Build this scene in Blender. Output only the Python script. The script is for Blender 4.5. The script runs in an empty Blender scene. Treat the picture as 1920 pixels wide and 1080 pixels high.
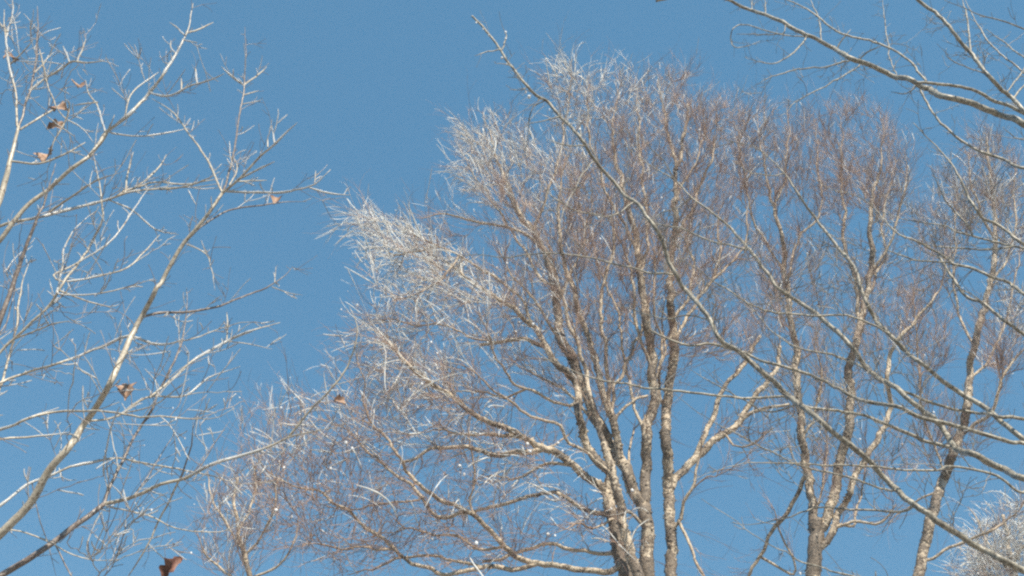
import bpy, math
import numpy as np
from mathutils import Vector, kdtree

# ------------------------------------------------------------------ camera, sky, sun, exposure
sc = bpy.context.scene
COL = sc.collection
PITCH = math.radians(40.0)
HFOV = math.radians(60.0)
CAM = np.array([0.0, 0.0, 1.6])
FPX = 960.0 / math.tan(HFOV / 2)
YS = 0.8                                  # one factor on all distances from the camera

cam_data = bpy.data.cameras.new('camera')
cam = bpy.data.objects.new('camera', cam_data)
COL.objects.link(cam)
cam.location = CAM.tolist()
cam.rotation_euler = (math.pi / 2 + PITCH, 0, 0)
cam_data.sensor_width = 36
cam_data.angle = HFOV
cam_data.clip_start = 0.05
cam_data.clip_end = 5000
sc.camera = cam

SUN_DIR = Vector((0.30, -0.58, 0.76)).normalized()       # towards the sun: high, behind the camera and a little right
SUN_EL = math.asin(SUN_DIR.z)
SUN_AZ = math.atan2(SUN_DIR.x, SUN_DIR.y)
SKY_GAMMA = 0.3
SKY_TINT = (0.88, 2.03, 2.96)
world = bpy.data.worlds.new('World')
sc.world = world
world.use_nodes = True
wn = world.node_tree
wn.nodes.clear()
w_out = wn.nodes.new('ShaderNodeOutputWorld')
w_bg = wn.nodes.new('ShaderNodeBackground')
w_sky = wn.nodes.new('ShaderNodeTexSky')
w_sky.sky_type = 'NISHITA'
w_sky.sun_disc = False
w_sky.sun_elevation = SUN_EL
w_sky.sun_rotation = SUN_AZ
w_sky.altitude = 300
w_sky.air_density = 1.0
w_sky.dust_density = 1.0
w_sky.ozone_density = 3.0
w_bg.inputs['Strength'].default_value = 0.1
w_gam = wn.nodes.new('ShaderNodeGamma')          # even, slightly veiled winter air: the same curve over the whole sky
w_gam.inputs['Gamma'].default_value = SKY_GAMMA
w_tint = wn.nodes.new('ShaderNodeMix')
w_tint.data_type = 'RGBA'
w_tint.blend_type = 'MULTIPLY'
w_tint.inputs[0].default_value = 1.0
w_tint.inputs[7].default_value = (*SKY_TINT, 1)
wn.links.new(w_sky.outputs[0], w_gam.inputs[0])
wn.links.new(w_gam.outputs[0], w_tint.inputs[6])
wn.links.new(w_tint.outputs[2], w_bg.inputs[0])
wn.links.new(w_bg.outputs[0], w_out.inputs[0])

sun_data = bpy.data.lights.new('sun', 'SUN')
sun_data.energy = 5.0
sun_data.angle = math.radians(0.5)
sun_data.color = (1.0, 0.90, 0.74)
sun = bpy.data.objects.new('sun', sun_data)
COL.objects.link(sun)
sun.rotation_euler = SUN_DIR.to_track_quat('Z', 'Y').to_euler()
sun.location = (0, 0, 40)

sc.view_settings.view_transform = 'Standard'
sc.view_settings.look = 'None'
sc.view_settings.exposure = 0.36
sc.view_settings.gamma = 1.0
sc.view_settings.use_curve_mapping = False
sc.render.engine = 'CYCLES'
sc.cycles.use_denoising = False
sc.cycles.max_bounces = 6
sc.cycles.sample_clamp_direct = 4.0
sc.cycles.sample_clamp_indirect = 2.0
sc.cycles.transparent_max_bounces = 4
sc.cycles.filter_width = 2.35          # the soft lens of the phone

rng = np.random.default_rng(11)

# ------------------------------------------------------------------ pixels to places
CP, SP = math.cos(PITCH), math.sin(PITCH)

def ray(px, py):
    x = (px - 960.0) / FPX
    y = -(py - 540.0) / FPX
    return np.array([x, CP - y * SP, SP + y * CP])     # camera looks along +Y, tilted up

def at(px, py, Y):
    d = ray(px, py)
    return CAM + d * (Y / d[1])

def depth(p):
    q = np.asarray(p) - CAM
    return q[..., 1] * CP + q[..., 2] * SP

def width_to_radius(w, p):
    return 0.5 * w * depth(p) / FPX

# ------------------------------------------------------------------ materials
def new_mat(name):
    m = bpy.data.materials.new(name)
    m.use_nodes = True
    nt = m.node_tree
    return m, nt, nt.nodes['Principled BSDF']

def noise(nt, vec, scale, detail=4, rough=0.55, stretch=None):
    n = nt.nodes.new('ShaderNodeTexNoise')
    n.inputs['Scale'].default_value = scale
    n.inputs['Detail'].default_value = detail
    n.inputs['Roughness'].default_value = rough
    if stretch:
        mp = nt.nodes.new('ShaderNodeMapping')
        mp.inputs['Scale'].default_value = stretch
        nt.links.new(vec, mp.inputs[0])
        vec = mp.outputs[0]
    nt.links.new(vec, n.inputs['Vector'])
    return n

def ramp(nt, fac, stops):
    r = nt.nodes.new('ShaderNodeValToRGB')
    cr = r.color_ramp
    while len(cr.elements) < len(stops):
        cr.elements.new(0.5)
    for e, (p, c) in zip(cr.elements, stops):
        e.position = p
        e.color = (*c, 1) if len(c) == 3 else c
    nt.links.new(fac, r.inputs[0])
    return r

def mixc(nt, fac, a, b):
    m = nt.nodes.new('ShaderNodeMix')
    m.data_type = 'RGBA'
    for s, v in ((m.inputs[0], fac), (m.inputs[6], a), (m.inputs[7], b)):
        if hasattr(v, 'is_output'):
            nt.links.new(v, s)
        else:
            s.default_value = v if not isinstance(v, tuple) else (*v, 1)
    return m.outputs[2]

def math_node(nt, op, a, b=None, clamp=False):
    m = nt.nodes.new('ShaderNodeMath')
    m.operation = op
    m.use_clamp = clamp
    for i, v in enumerate((a, b)):
        if v is None:
            continue
        if hasattr(v, 'is_output'):
            nt.links.new(v, m.inputs[i])
        else:
            m.inputs[i].default_value = v
    return m.outputs[0]

def bump(nt, bsdf, height, strength, dist):
    b = nt.nodes.new('ShaderNodeBump')
    b.inputs['Strength'].default_value = strength
    b.inputs['Distance'].default_value = dist
    nt.links.new(height, b.inputs['Height'])
    nt.links.new(b.outputs[0], bsdf.inputs['Normal'])

def coords(nt):
    return nt.nodes.new('ShaderNodeTexCoord').outputs['Object']

def mat_birch_bark():
    # attribute "girth": 0 for thin red-brown wood, 0.5 for cream limbs, 1 for old dark flaking bark
    m, nt, b = new_mat('birch_bark')
    vec = coords(nt)
    at_ = nt.nodes.new('ShaderNodeAttribute')
    at_.attribute_name = 'girth'
    g = at_.outputs['Fac']
    n1 = noise(nt, vec, 21, 5, 0.66)
    n2 = noise(nt, vec, 48, 4, 0.6)
    n3 = noise(nt, vec, 2.6, 3, 0.6)
    cream = ramp(nt, n2.outputs['Fac'], [(0.3, (0.42, 0.32, 0.22)), (0.55, (0.66, 0.56, 0.43)), (0.75, (0.76, 0.70, 0.58))])
    dark = ramp(nt, n2.outputs['Fac'], [(0.3, (0.09, 0.072, 0.06)), (0.52, (0.20, 0.16, 0.125)), (0.72, (0.36, 0.28, 0.20))])
    thin = ramp(nt, n2.outputs['Fac'], [(0.3, (0.24, 0.155, 0.115)), (0.62, (0.52, 0.39, 0.28))])
    # share of dark bark grows with girth
    s = math_node(nt, 'ADD', n1.outputs['Fac'], math_node(nt, 'MULTIPLY', math_node(nt, 'SUBTRACT', n3.outputs['Fac'], 0.5), 0.95))
    t = math_node(nt, 'ADD', s, math_node(nt, 'MULTIPLY', math_node(nt, 'SUBTRACT', g, 0.42), 0.46))
    old = ramp(nt, t, [(0.485, (0, 0, 0)), (0.555, (1, 1, 1))])
    thick = mixc(nt, old.outputs[0], cream.outputs[0], dark.outputs[0])
    young = ramp(nt, g, [(0.10, (0, 0, 0)), (0.26, (1, 1, 1))])
    nt.links.new(mixc(nt, young.outputs[0], thin.outputs[0], thick), b.inputs['Base Color'])
    b.inputs['Roughness'].default_value = 0.55
    bump(nt, b, t, 0.8, 0.03)
    return m

def mat_bark(name, stops, scale, rough=0.5, spot=None, spec=0.5, bumpd=0.004):
    m, nt, b = new_mat(name)
    vec = coords(nt)
    n1 = noise(nt, vec, scale, 5, 0.6)
    c = ramp(nt, n1.outputs['Fac'], stops).outputs[0]
    if spot:
        n2 = noise(nt, vec, scale * 3.1, 3, 0.6)
        f = ramp(nt, n2.outputs['Fac'], [(0.56, (0, 0, 0)), (0.62, (1, 1, 1))]).outputs[0]
        c = mixc(nt, f, c, spot)
    nt.links.new(c, b.inputs['Base Color'])
    b.inputs['Roughness'].default_value = rough
    b.inputs['Specular IOR Level'].default_value = spec
    bump(nt, b, n1.outputs['Fac'], 0.5, bumpd)
    return m

def mat_ice(name, col, trans, rough):
    m, nt, b = new_mat(name)
    vec = coords(nt)
    n1 = noise(nt, vec, 60, 3, 0.6)
    c = ramp(nt, n1.outputs['Fac'], [(0.3, tuple(0.8 * v for v in col)), (0.65, col)])
    nt.links.new(c.outputs[0], b.inputs['Base Color'])
    b.inputs['IOR'].default_value = 1.31
    b.inputs['Roughness'].default_value = rough
    b.inputs['Transmission Weight'].default_value = trans
    bump(nt, b, n1.outputs['Fac'], 0.6, 0.004)
    return m

M_BIRCH = mat_birch_bark()
M_BTWIG = mat_bark('birch_twig_bark', [(0.35, (0.23, 0.145, 0.115)), (0.65, (0.49, 0.345, 0.27))], 2.2, 0.35)
M_OAK = mat_bark('pale_young_bark', [(0.32, (0.40, 0.35, 0.28)), (0.62, (0.66, 0.60, 0.49))], 22, 0.35, (0.24, 0.19, 0.15))
M_OAKD = mat_bark('dark_young_bark', [(0.32, (0.13, 0.10, 0.09)), (0.65, (0.30, 0.25, 0.22))], 22, 0.35, (0.45, 0.40, 0.36))
M_OTWIG = mat_bark('grey_twig_bark', [(0.35, (0.16, 0.12, 0.11)), (0.65, (0.45, 0.39, 0.35))], 9, 0.35)
M_RBARK = mat_bark('olive_grey_bark', [(0.36, (0.17, 0.15, 0.12)), (0.5, (0.34, 0.31, 0.25)), (0.64, (0.54, 0.50, 0.41))], 24, 0.45, (0.12, 0.11, 0.09))
M_RTWIG = mat_bark('olive_twig_bark', [(0.35, (0.15, 0.13, 0.11)), (0.65, (0.36, 0.32, 0.26))], 6, 0.4)
M_ICE = mat_ice('frosted_ice', (0.97, 0.98, 0.95), 0.06, 0.25)
M_CLEAR = mat_ice('clear_ice', (0.95, 0.96, 0.96), 0.45, 0.2)
M_BEAD = mat_ice('ice_glint', (0.97, 0.98, 1.0), 0.0, 0.15)  # opaque white ice, the brightness of a glint put into its colour

def mat_leaf(name, c0, c1):
    m, nt, b = new_mat(name)
    vec = coords(nt)
    n1 = noise(nt, vec, 26, 4)
    c = ramp(nt, n1.outputs['Fac'], [(0.35, c0), (0.65, c1)])
    nt.links.new(c.outputs[0], b.inputs['Base Color'])
    b.inputs['Roughness'].default_value = 0.6
    bump(nt, b, n1.outputs['Fac'], 0.4, 0.004)
    return m
M_LEAF = mat_leaf('tan_dead_leaf', (0.22, 0.12, 0.075), (0.52, 0.35, 0.25))
M_LEAFD = mat_leaf('dark_dead_leaf', (0.13, 0.055, 0.04), (0.30, 0.145, 0.10))

# ------------------------------------------------------------------ mesh helpers
def mesh_object(name, V, Q, mat, parent, origin, attr=None, smooth=True, ends=None):
    """V (n,3) world points, Q (m,4) quads; origin = the base of the thing the object belongs to"""
    me = bpy.data.meshes.new(name)
    V = np.asarray(V, dtype=np.float32) - np.asarray(origin, dtype=np.float32)
    Q = np.asarray(Q, dtype=np.int32)
    n, m = len(V), len(Q)
    k = Q.shape[1]
    loops = Q.ravel()
    starts = np.arange(0, m * k, k, dtype=np.int32)
    totals = np.full(m, k, dtype=np.int32)
    if ends:
        for e in ends:
            starts = np.append(starts, len(loops)).astype(np.int32)
            totals = np.append(totals, len(e)).astype(np.int32)
            loops = np.append(loops, np.asarray(e, dtype=np.int32)).astype(np.int32)
    me.vertices.add(n)
    me.vertices.foreach_set('co', V.ravel())
    me.loops.add(len(loops))
    me.loops.foreach_set('vertex_index', loops)
    me.polygons.add(len(starts))
    me.polygons.foreach_set('loop_start', starts)
    me.polygons.foreach_set('loop_total', totals)
    if smooth:
        me.polygons.foreach_set('use_smooth', np.ones(len(starts), dtype=bool))
    if attr is not None:
        a = me.attributes.new('girth', 'FLOAT', 'POINT')
        a.data.foreach_set('value', np.asarray(attr, dtype=np.float32))
    me.update(calc_edges=True)
    me.materials.append(mat)
    o = bpy.data.objects.new(name, me)
    COL.objects.link(o)
    o.parent = parent
    return o

def norm(a):
    return a / np.maximum(np.linalg.norm(a, axis=-1, keepdims=True), 1e-9)

def frames(P):
    T = np.gradient(P, axis=0)
    T = norm(T)
    ref = np.array([0.0, 0.0, 1.0]) if abs(T[0][2]) < 0.9 else np.array([1.0, 0.0, 0.0])
    u = norm(np.cross(T[0], ref))
    U = [u]
    for i in range(1, len(P)):
        u = U[-1] - T[i] * np.dot(U[-1], T[i])
        U.append(norm(u))
    U = np.array(U)
    return T, U, np.cross(T, U)

def tube(P, R, sides, rough=0.0, seed=0):
    """one tapered tube with an uneven skin"""
    T, U, W = frames(P)
    a = np.linspace(0, 2 * np.pi, sides, endpoint=False)
    n = len(P)
    rr = np.repeat(R[:, None], sides, 1)
    if rough:
        r2 = np.random.default_rng(seed)
        s = np.concatenate([[0], np.cumsum(np.linalg.norm(np.diff(P, axis=0), axis=1))])
        f = np.zeros((n, sides))
        for fr, am in ((3, 0.5), (7, 0.35), (17, 0.3)):
            ph = r2.uniform(0, 6.28, 3)
            f += am * np.sin(s[:, None] * fr * r2.uniform(.8, 1.2) + ph[0] + 1.0 * np.sin(a[None] * 2 + ph[1])) * (0.6 + 0.4 * np.sin(a[None] + ph[2]))
        f += r2.normal(0, 0.35, (n, sides))
        rr = rr * (1 + rough * f)
    V = P[:, None] + rr[..., None] * (np.cos(a)[None, :, None] * U[:, None] + np.sin(a)[None, :, None] * W[:, None])
    i = np.arange(n - 1)[:, None] * sides
    j = np.arange(sides)[None]
    k = (j + 1) % sides
    Q = np.stack([i + j, i + k, i + sides + k, i + sides + j], -1).reshape(-1, 4)
    end = [(n - 1) * sides + x for x in range(sides)]
    return V.reshape(-1, 3), Q, [end]

def tubes(P, R, sides=3):
    """many tubes at once: P (m,k,3), R (m,k)"""
    m, k, _ = P.shape
    T = norm(np.gradient(P, axis=1))
    D = norm(P[:, -1] - P[:, 0])
    ref = np.where(np.abs(D[:, 2:3]) < 0.85, np.array([[0, 0, 1.0]]), np.array([[1.0, 0, 0]]))
    U = norm(np.cross(T, ref[:, None]))
    W = np.cross(T, U)
    a = np.linspace(0, 2 * np.pi, sides, endpoint=False)
    V = P[:, :, None] + R[:, :, None, None] * (np.cos(a)[None, None, :, None] * U[:, :, None] + np.sin(a)[None, None, :, None] * W[:, :, None])
    base = (np.arange(m) * k * sides)[:, None, None]
    i = (np.arange(k - 1) * sides)[None, :, None]
    j = np.arange(sides)[None, None]
    jk = (j + 1) % sides
    Q = np.stack([base + i + j, base + i + jk, base + i + sides + jk, base + i + sides + j], -1).reshape(-1, 4)
    return V.reshape(-1, 3), Q

def beads(C, R, stretch=1.0):
    """ice glint beads: a 6 x 4 ball at each centre"""
    lat = np.array([-1.45, -0.6, 0.35, 1.45])
    lon = np.linspace(0, 2 * np.pi, 6, endpoint=False)
    b = np.array([[math.cos(t) * math.cos(l), math.cos(t) * math.sin(l), math.sin(t) * stretch] for t in lat for l in lon])
    V = C[:, None] + R[:, None, None] * b[None] * rng.uniform(0.8, 1.2, (len(C), 1, 3))
    q = []
    for i in range(3):
        for j in range(6):
            q.append([i * 6 + j, i * 6 + (j + 1) % 6, (i + 1) * 6 + (j + 1) % 6, (i + 1) * 6 + j])
    q = np.array(q)
    Q = (np.arange(len(C)) * 24)[:, None, None] + q[None]
    return V.reshape(-1, 3), Q.reshape(-1, 4)

def catmull(P, step):
    P = np.asarray(P, float)
    if len(P) == 2:
        n = max(3, int(np.linalg.norm(P[1] - P[0]) / step) + 1)
        t = np.linspace(0, 1, n)[:, None]
        return P[0] * (1 - t) + P[1] * t, t[:, 0]
    E = np.vstack([2 * P[0] - P[1], P, 2 * P[-1] - P[-2]])
    out, par = [], []
    L = np.concatenate([[0], np.cumsum(np.linalg.norm(np.diff(P, axis=0), axis=1))])
    for i in range(len(P) - 1):
        p0, p1, p2, p3 = E[i:i + 4]
        n = max(2, int(np.linalg.norm(p2 - p1) / step) + 1)
        for t in np.linspace(0, 1, n, endpoint=False):
            out.append(0.5 * ((2 * p1) + (-p0 + p2) * t + (2 * p0 - 5 * p1 + 4 * p2 - p3) * t * t + (-p0 + 3 * p1 - 3 * p2 + p3) * t ** 3))
            par.append((L[i] + t * (L[i + 1] - L[i])) / L[-1])
    out.append(P[-1]); par.append(1.0)
    return np.array(out), np.array(par)

def tag(o, label=None, cat=None, group=None, kind=None):
    for k, v in (('label', label), ('category', cat), ('group', group), ('kind', kind)):
        if v:
            o[k] = v

# ------------------------------------------------------------------ trees from traced limbs
class Tree:
    def __init__(s, name, label, cat, Y, text, step, bark, rough=0.0, knots=0.0, sides=8, trunk_names=('trunk',), dark=None, group=None, spread=0.3, seed=1, wf=1.0, wthin=1.0):
        s.r = np.random.default_rng(seed)
        s.name, s.Y, s.step, s.bark, s.rough, s.sides = name, Y * YS, step, bark, rough, sides
        s.root = bpy.data.objects.new(name, None)
        COL.objects.link(s.root)
        tag(s.root, label, cat, group)
        s.br = {}
        s.wf, s.wthin = wf, wthin
        s.order = []
        s.obj = {}
        s.limb_of = {}
        for line in text.strip().splitlines():
            line = line.split('#')[0].strip()
            if not line:
                continue
            f = line.split()
            bid, par, w0, w1, dY = f[0], f[1], float(f[2]), float(f[3]), f[4]
            px = [tuple(map(float, q.split(','))) for q in f[5:]]
            s.add(bid, par, w0, w1, dY, px, spread, knots)
        # the base of the thing
        k = s.br[s.order[0]]
        s.base = np.array([k['P'][0][0], k['P'][0][1], 0.0])
        s.root.location = s.base.tolist()

    def add(s, bid, par, w0, w1, dY, px, spread, knots):
        if par[0] == '-':
            Y0 = float(par[1:]) * YS if len(par) > 1 else s.Y
            pts0 = None
        else:
            p = s.br[par]
            scr = p['S']
            # nearest place on the parent, seen from the camera side of the trace
            d = np.hypot(scr[:, 0] - px[0][0], scr[:, 1] - px[0][1])
            i = int(np.argmin(d))
            Y0 = p['P'][i][1]
            pts0 = p['P'][i]
        plen = sum(math.dist(px[i], px[i + 1]) for i in range(len(px) - 1))
        m = plen * (Y0 * 1.2) / FPX
        if dY == '*':
            off = s.r.uniform(-1, 1) * spread * m
        else:
            off = float(dY)
        L = np.concatenate([[0], np.cumsum([math.dist(px[i], px[i + 1]) for i in range(len(px) - 1)])]) / plen
        wob = s.r.normal(0, 0.04 * m, len(px)) * (L * (1 - L) * 3)
        pts = [at(x, y, Y0 + off * t + w) for (x, y), t, w in zip(px, L, wob)]
        if pts0 is not None and np.linalg.norm(pts[0] - pts0) > s.step * 0.6:
            pts = [pts0] + pts
        P, t = catmull(pts, s.step)
        if knots:
            n = len(P)
            k = s.r.normal(0, 1, (n, 3))
            k = (k + np.roll(k, 1, 0) + np.roll(k, -1, 0)) / 3
            P = P + k * (knots * np.minimum(1, np.minimum(np.arange(n), np.arange(n)[::-1]) / 3))[:, None]
        w = w0 * (1 - t) + w1 * t
        w = w * s.wf * (1 - (1 - s.wthin) * np.clip((14 - w) / 6, 0, 1))
        if not bid.startswith('trunk') and w1 < 6:
            w = w * np.interp(t, [0, 0.72, 1], [1, 1, 0.4])
        R = width_to_radius(w, P)
        d = P - CAM
        zc = d[:, 1] * CP + d[:, 2] * SP
        S = np.stack([960 + FPX * d[:, 0] / zc, 540 - FPX * (-d[:, 1] * SP + d[:, 2] * CP) / zc], 1)
        limb = bid if par[0] == '-' or par.startswith('trunk') else s.limb_of[par]
        s.limb_of[bid] = limb
        s.br[bid] = dict(P=P, R=R, S=S, par=par, limb=limb)
        s.order.append(bid)

    def ground(s, bid):
        """carry a trunk down to the ground"""
        k = s.br[bid]
        p = k['P'][0]; r = k['R'][0]
        d = norm(k['P'][1] - k['P'][0])
        n = max(3, int(p[2] / 0.25))
        t = np.linspace(0, 1, n, endpoint=False)[:, None]
        foot = np.array([s.base[0], s.base[1], -0.12])
        c = p - d * p[2] * 0.45
        Q = (1 - t) ** 2 * foot + 2 * t * (1 - t) * c + t * t * p
        k['P'] = np.vstack([Q, k['P']])
        rr = r * (1.9 - 0.9 * np.minimum(1, t[:, 0] * 1.0) ** 0.5)
        k['R'] = np.concatenate([rr, k['R']])
        k['S'] = np.vstack([np.full((n, 2), 1e6), k['S']])

    def build(s, girth=None, mats=None):
        for bid in s.order:
            k = s.br[bid]
            R = k['R']
            mx = R.max()
            sides = s.sides if mx > 0.03 else (6 if mx > 0.012 else 5)
            V, Q, ends = tube(k['P'], R, sides, s.rough if mx > 0.012 else s.rough * 0.5, seed=hash_id(bid))
            top = k['limb'] == bid
            name = 'trunk' if bid.startswith('trunk') else ('limb' if top else 'branch')
            attr = np.repeat(girth(R), sides) if girth else None
            mat = (mats or {}).get(bid, s.bark)
            par = s.root if top else s.obj[k['limb']]
            s.obj[bid] = mesh_object(name, V, Q, mat, par, s.base, attr, True, ends)

def hash_id(b):
    h = 7
    for c in b:
        h = (h * 31 + ord(c)) % 100003
    return h

# ------------------------------------------------------------------ growing finer wood
def grow_branches(tree, attractors, rmin, rmax, step=0.12, up=0.35, jitter=0.02, skip=(), maxr=0.08, maxlen=3.2):
    """join every point of the crown to the nearest wood with a curved branch"""
    r = tree.r
    pos, dr, limb, rad = [], [], [], []
    for bid in tree.order:
        if bid in skip:
            continue
        k = tree.br[bid]
        T = norm(np.gradient(k['P'], axis=0))
        for i in range(0, len(k['P'])):
            if k['R'][i] < maxr and k['P'][i][2] > 1.5:
                pos.append(k['P'][i]); dr.append(T[i]); limb.append(k['limb']); rad.append(k['R'][i])
    A = np.asarray(attractors)
    kd = kdtree.KDTree(len(pos))
    for i, p in enumerate(pos):
        kd.insert(p, i)
    kd.balance()
    d0 = np.array([kd.find(a)[2] for a in A])
    A = A[np.argsort(d0)]
    out = []
    for b0 in range(0, len(A), 40):
        kd = kdtree.KDTree(len(pos))
        for i, p in enumerate(pos):
            kd.insert(p, i)
        kd.balance()
        for a in A[b0:b0 + 40]:
            best, bc = None, 1e9
            for (co, i, d) in kd.find_n(a, 14):
                if d < 0.08:
                    continue
                v = (a - pos[i]) / d
                c = d * (1.0 - 0.55 * float(np.dot(v, dr[i])) - 0.30 * v[2])
                if c < bc:
                    best, bc = i, c
            if best is None:
                continue
            p0 = pos[best]
            v = a - p0
            L = np.linalg.norm(v)
            if L > maxlen:
                continue
            side = norm(v / L + 0.45 * dr[best])
            c1 = p0 + side * L * 0.45
            fin = norm(v / L + np.array([0, 0, up]) + r.normal(0, 0.18, 3))
            c2 = a - fin * L * 0.3
            n = max(4, int(L / step) + 2)
            t = np.linspace(0, 1, n)[:, None]
            P = (1 - t) ** 3 * p0 + 3 * t * (1 - t) ** 2 * c1 + 3 * t * t * (1 - t) * c2 + t ** 3 * a
            jj = r.normal(0, jitter, (n, 3)); jj[0] = 0
            P = P + jj
            r0 = min(rad[best] * 0.7, rmin + (rmax - rmin) * min(1, L / 2.2))
            R = r0 + (rmin * 0.6 - r0) * t[:, 0] ** 0.8
            R = np.maximum(R, 0.002)
            T = norm(np.gradient(P, axis=0))
            out.append((P, R, limb[best]))
            for i in range(1, n):
                pos.append(P[i]); dr.append(T[i]); limb.append(limb[best]); rad.append(R[i])
    return out

def sprout(P0, D0, L, K, r, curl=0.25, up=0.3, jit=0.04):
    """m twigs of K points from P0 along D0 with length L"""
    m = len(P0)
    P = np.zeros((m, K, 3))
    P[:, 0] = P0
    d = norm(D0)
    bend = r.normal(0, curl, (m, 3)); bend[:, 2] += up      # up may differ from twig to twig
    for i in range(1, K):
        d = norm(d + bend / K * 1.3 + r.normal(0, 1, (m, 3)) * jit)
        P[:, i] = P[:, i - 1] + d * (L / (K - 1))[:, None]
    return P

def along(chains, per_m, r, tmin=0.0):
    """random places on chains -> positions, directions, chain index"""
    pos, dr, idx = [], [], []
    for ci, (P, R, limb) in enumerate(chains):
        seg = np.linalg.norm(np.diff(P, axis=0), axis=1)
        L = seg.sum()
        n = r.poisson(L * per_m)
        if n == 0:
            continue
        c = np.concatenate([[0], np.cumsum(seg)])
        q = r.uniform(tmin * L, L, n)
        for dim in range(3):
            pass
        pos.append(np.stack([np.interp(q, c, P[:, d]) for d in range(3)], 1))
        T = norm(np.gradient(P, axis=0))
        dr.append(np.stack([np.interp(q, c, T[:, d]) for d in range(3)], 1))
        idx.append(np.full(n, ci))
    if not pos:
        return np.zeros((0, 3)), np.zeros((0, 3)), np.zeros(0, int)
    return np.vstack(pos), norm(np.vstack(dr)), np.concatenate(idx)

def side_dirs(D, r, fwd, out, up):
    rnd = r.normal(0, 1, D.shape)
    rnd = norm(rnd - D * np.sum(rnd * D, -1, keepdims=True))
    d = D * fwd + rnd * out
    d[:, 2] += up
    return norm(d)

def crown_points(r, blobs):
    """points inside crown lobes: (px, py, rx, ry, Y, rY, count)"""
    pts = []
    for (px, py, rx, ry, Y, rY, n) in blobs:
        k = 0
        while k < n:
            v = r.uniform(-1, 1, 3)
            if v @ v > 1:
                continue
            pts.append(at(px + rx * v[0], py + ry * v[1], Y * YS + rY * v[2]))
            k += 1
    return np.array(pts)

def screen(P):
    d = P - CAM
    zc = d[..., 1] * CP + d[..., 2] * SP
    return np.stack([960 + FPX * d[..., 0] / zc, 540 - FPX * (-d[..., 1] * SP + d[..., 2] * CP) / zc], -1)

def in_zone(P, zones):
    """how far each point lies inside the icy parts of a crown, zones as crown lobes"""
    best = np.zeros(len(P))
    for (px, py, rx, ry, Y, rY, dens) in zones:
        c = at(px, py, Y * YS)
        k = depth(c) / FPX
        d = (P - c) / np.array([rx * k, rY, ry * k])
        best = np.maximum(best, dens * np.clip((1.55 - np.linalg.norm(d, axis=1)) / 1.1, 0, 1))
    return best

def emit_by_limb(tree, name, P, R, limbs, mat, sides, kind='stuff', cap=None):
    names = sorted(set(limbs))
    larr = np.array(limbs)
    for l in names:
        sel = np.where(larr == l)[0]
        V, Q = tubes(P[sel], R[sel], sides)
        o = mesh_object(name, V, Q, mat, tree.obj[l], tree.base)
        o['kind'] = kind

def emit_beads(tree, C, R, limbs, mat, stretch=1.2, name='ice_glint_beads'):
    larr = np.array(limbs)
    for l in sorted(set(limbs)):
        sel = np.where(larr == l)[0]
        V, Q = beads(C[sel], R[sel], stretch)
        o = mesh_object(name, V, Q, mat, tree.obj[l], tree.base)
        o['kind'] = 'stuff'

def bark_flakes(tree, per_m2, size, mat, minr, girth):
    """curling flakes of birch bark standing off the stems"""
    r = tree.r
    for bid in tree.order:
        k = tree.br[bid]
        P, R = k['P'], k['R']
        T, U, W = frames(P)
        C, N, TT, G = [], [], [], []
        for i in range(len(P) - 1):
            if R[i] < minr or P[i][2] < 3.0:
                continue
            area = np.linalg.norm(P[i + 1] - P[i]) * 2 * np.pi * R[i]
            for _ in range(r.poisson(area * per_m2)):
                a = r.uniform(0, 6.283)
                nrm = math.cos(a) * U[i] + math.sin(a) * W[i]
                C.append(P[i] + (P[i + 1] - P[i]) * r.uniform() + nrm * R[i] * 0.97)
                N.append(nrm); TT.append(T[i]); G.append(R[i])
        if not C:
            continue
        C, N, TT, G = map(np.array, (C, N, TT, G))
        m = len(C)
        S = np.cross(N, TT)
        sg = np.where(r.uniform(size=m) < 0.5, 1, -1)[:, None]
        h = r.uniform(0.4, 1.0, m)[:, None] * size
        w = r.uniform(0.4, 1.2, m)[:, None] * size * 0.8
        tilt = r.normal(0, 0.35, m)[:, None]
        TT = norm(TT + S * tilt)
        cols = []
        for u, lift in ((0.0, 0.0), (0.5, 0.08), (1.0, 0.30)):
            c = C + S * sg * w * u * 0.9 + N * w * lift * r.uniform(0.6, 1.3, (m, 1))
            hh = h * (1 - 0.35 * u)
            cols += [c - TT * hh * 0.5, c + TT * hh * 0.5]
        V = np.stack(cols, 1)                                    # m,6,3
        th = N * 0.003
        V2 = V + th[:, None]
        V = np.concatenate([V, V2], 1)                           # m,12,3
        q = np.array([[0, 1, 3, 2], [2, 3, 5, 4], [6, 8, 9, 7], [8, 10, 11, 9], [4, 5, 11, 10], [0, 2, 8, 6], [2, 4, 10, 8], [1, 7, 9, 3], [3, 9, 11, 5]])
        Q = ((np.arange(m) * 12)[:, None, None] + q[None]).reshape(-1, 4)
        g = np.repeat(girth(G), 12)
        o = mesh_object('bark_flakes', V.reshape(-1, 3), Q, mat, tree.obj[k['limb']], tree.base, g, False)
        o['kind'] = 'stuff'

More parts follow.
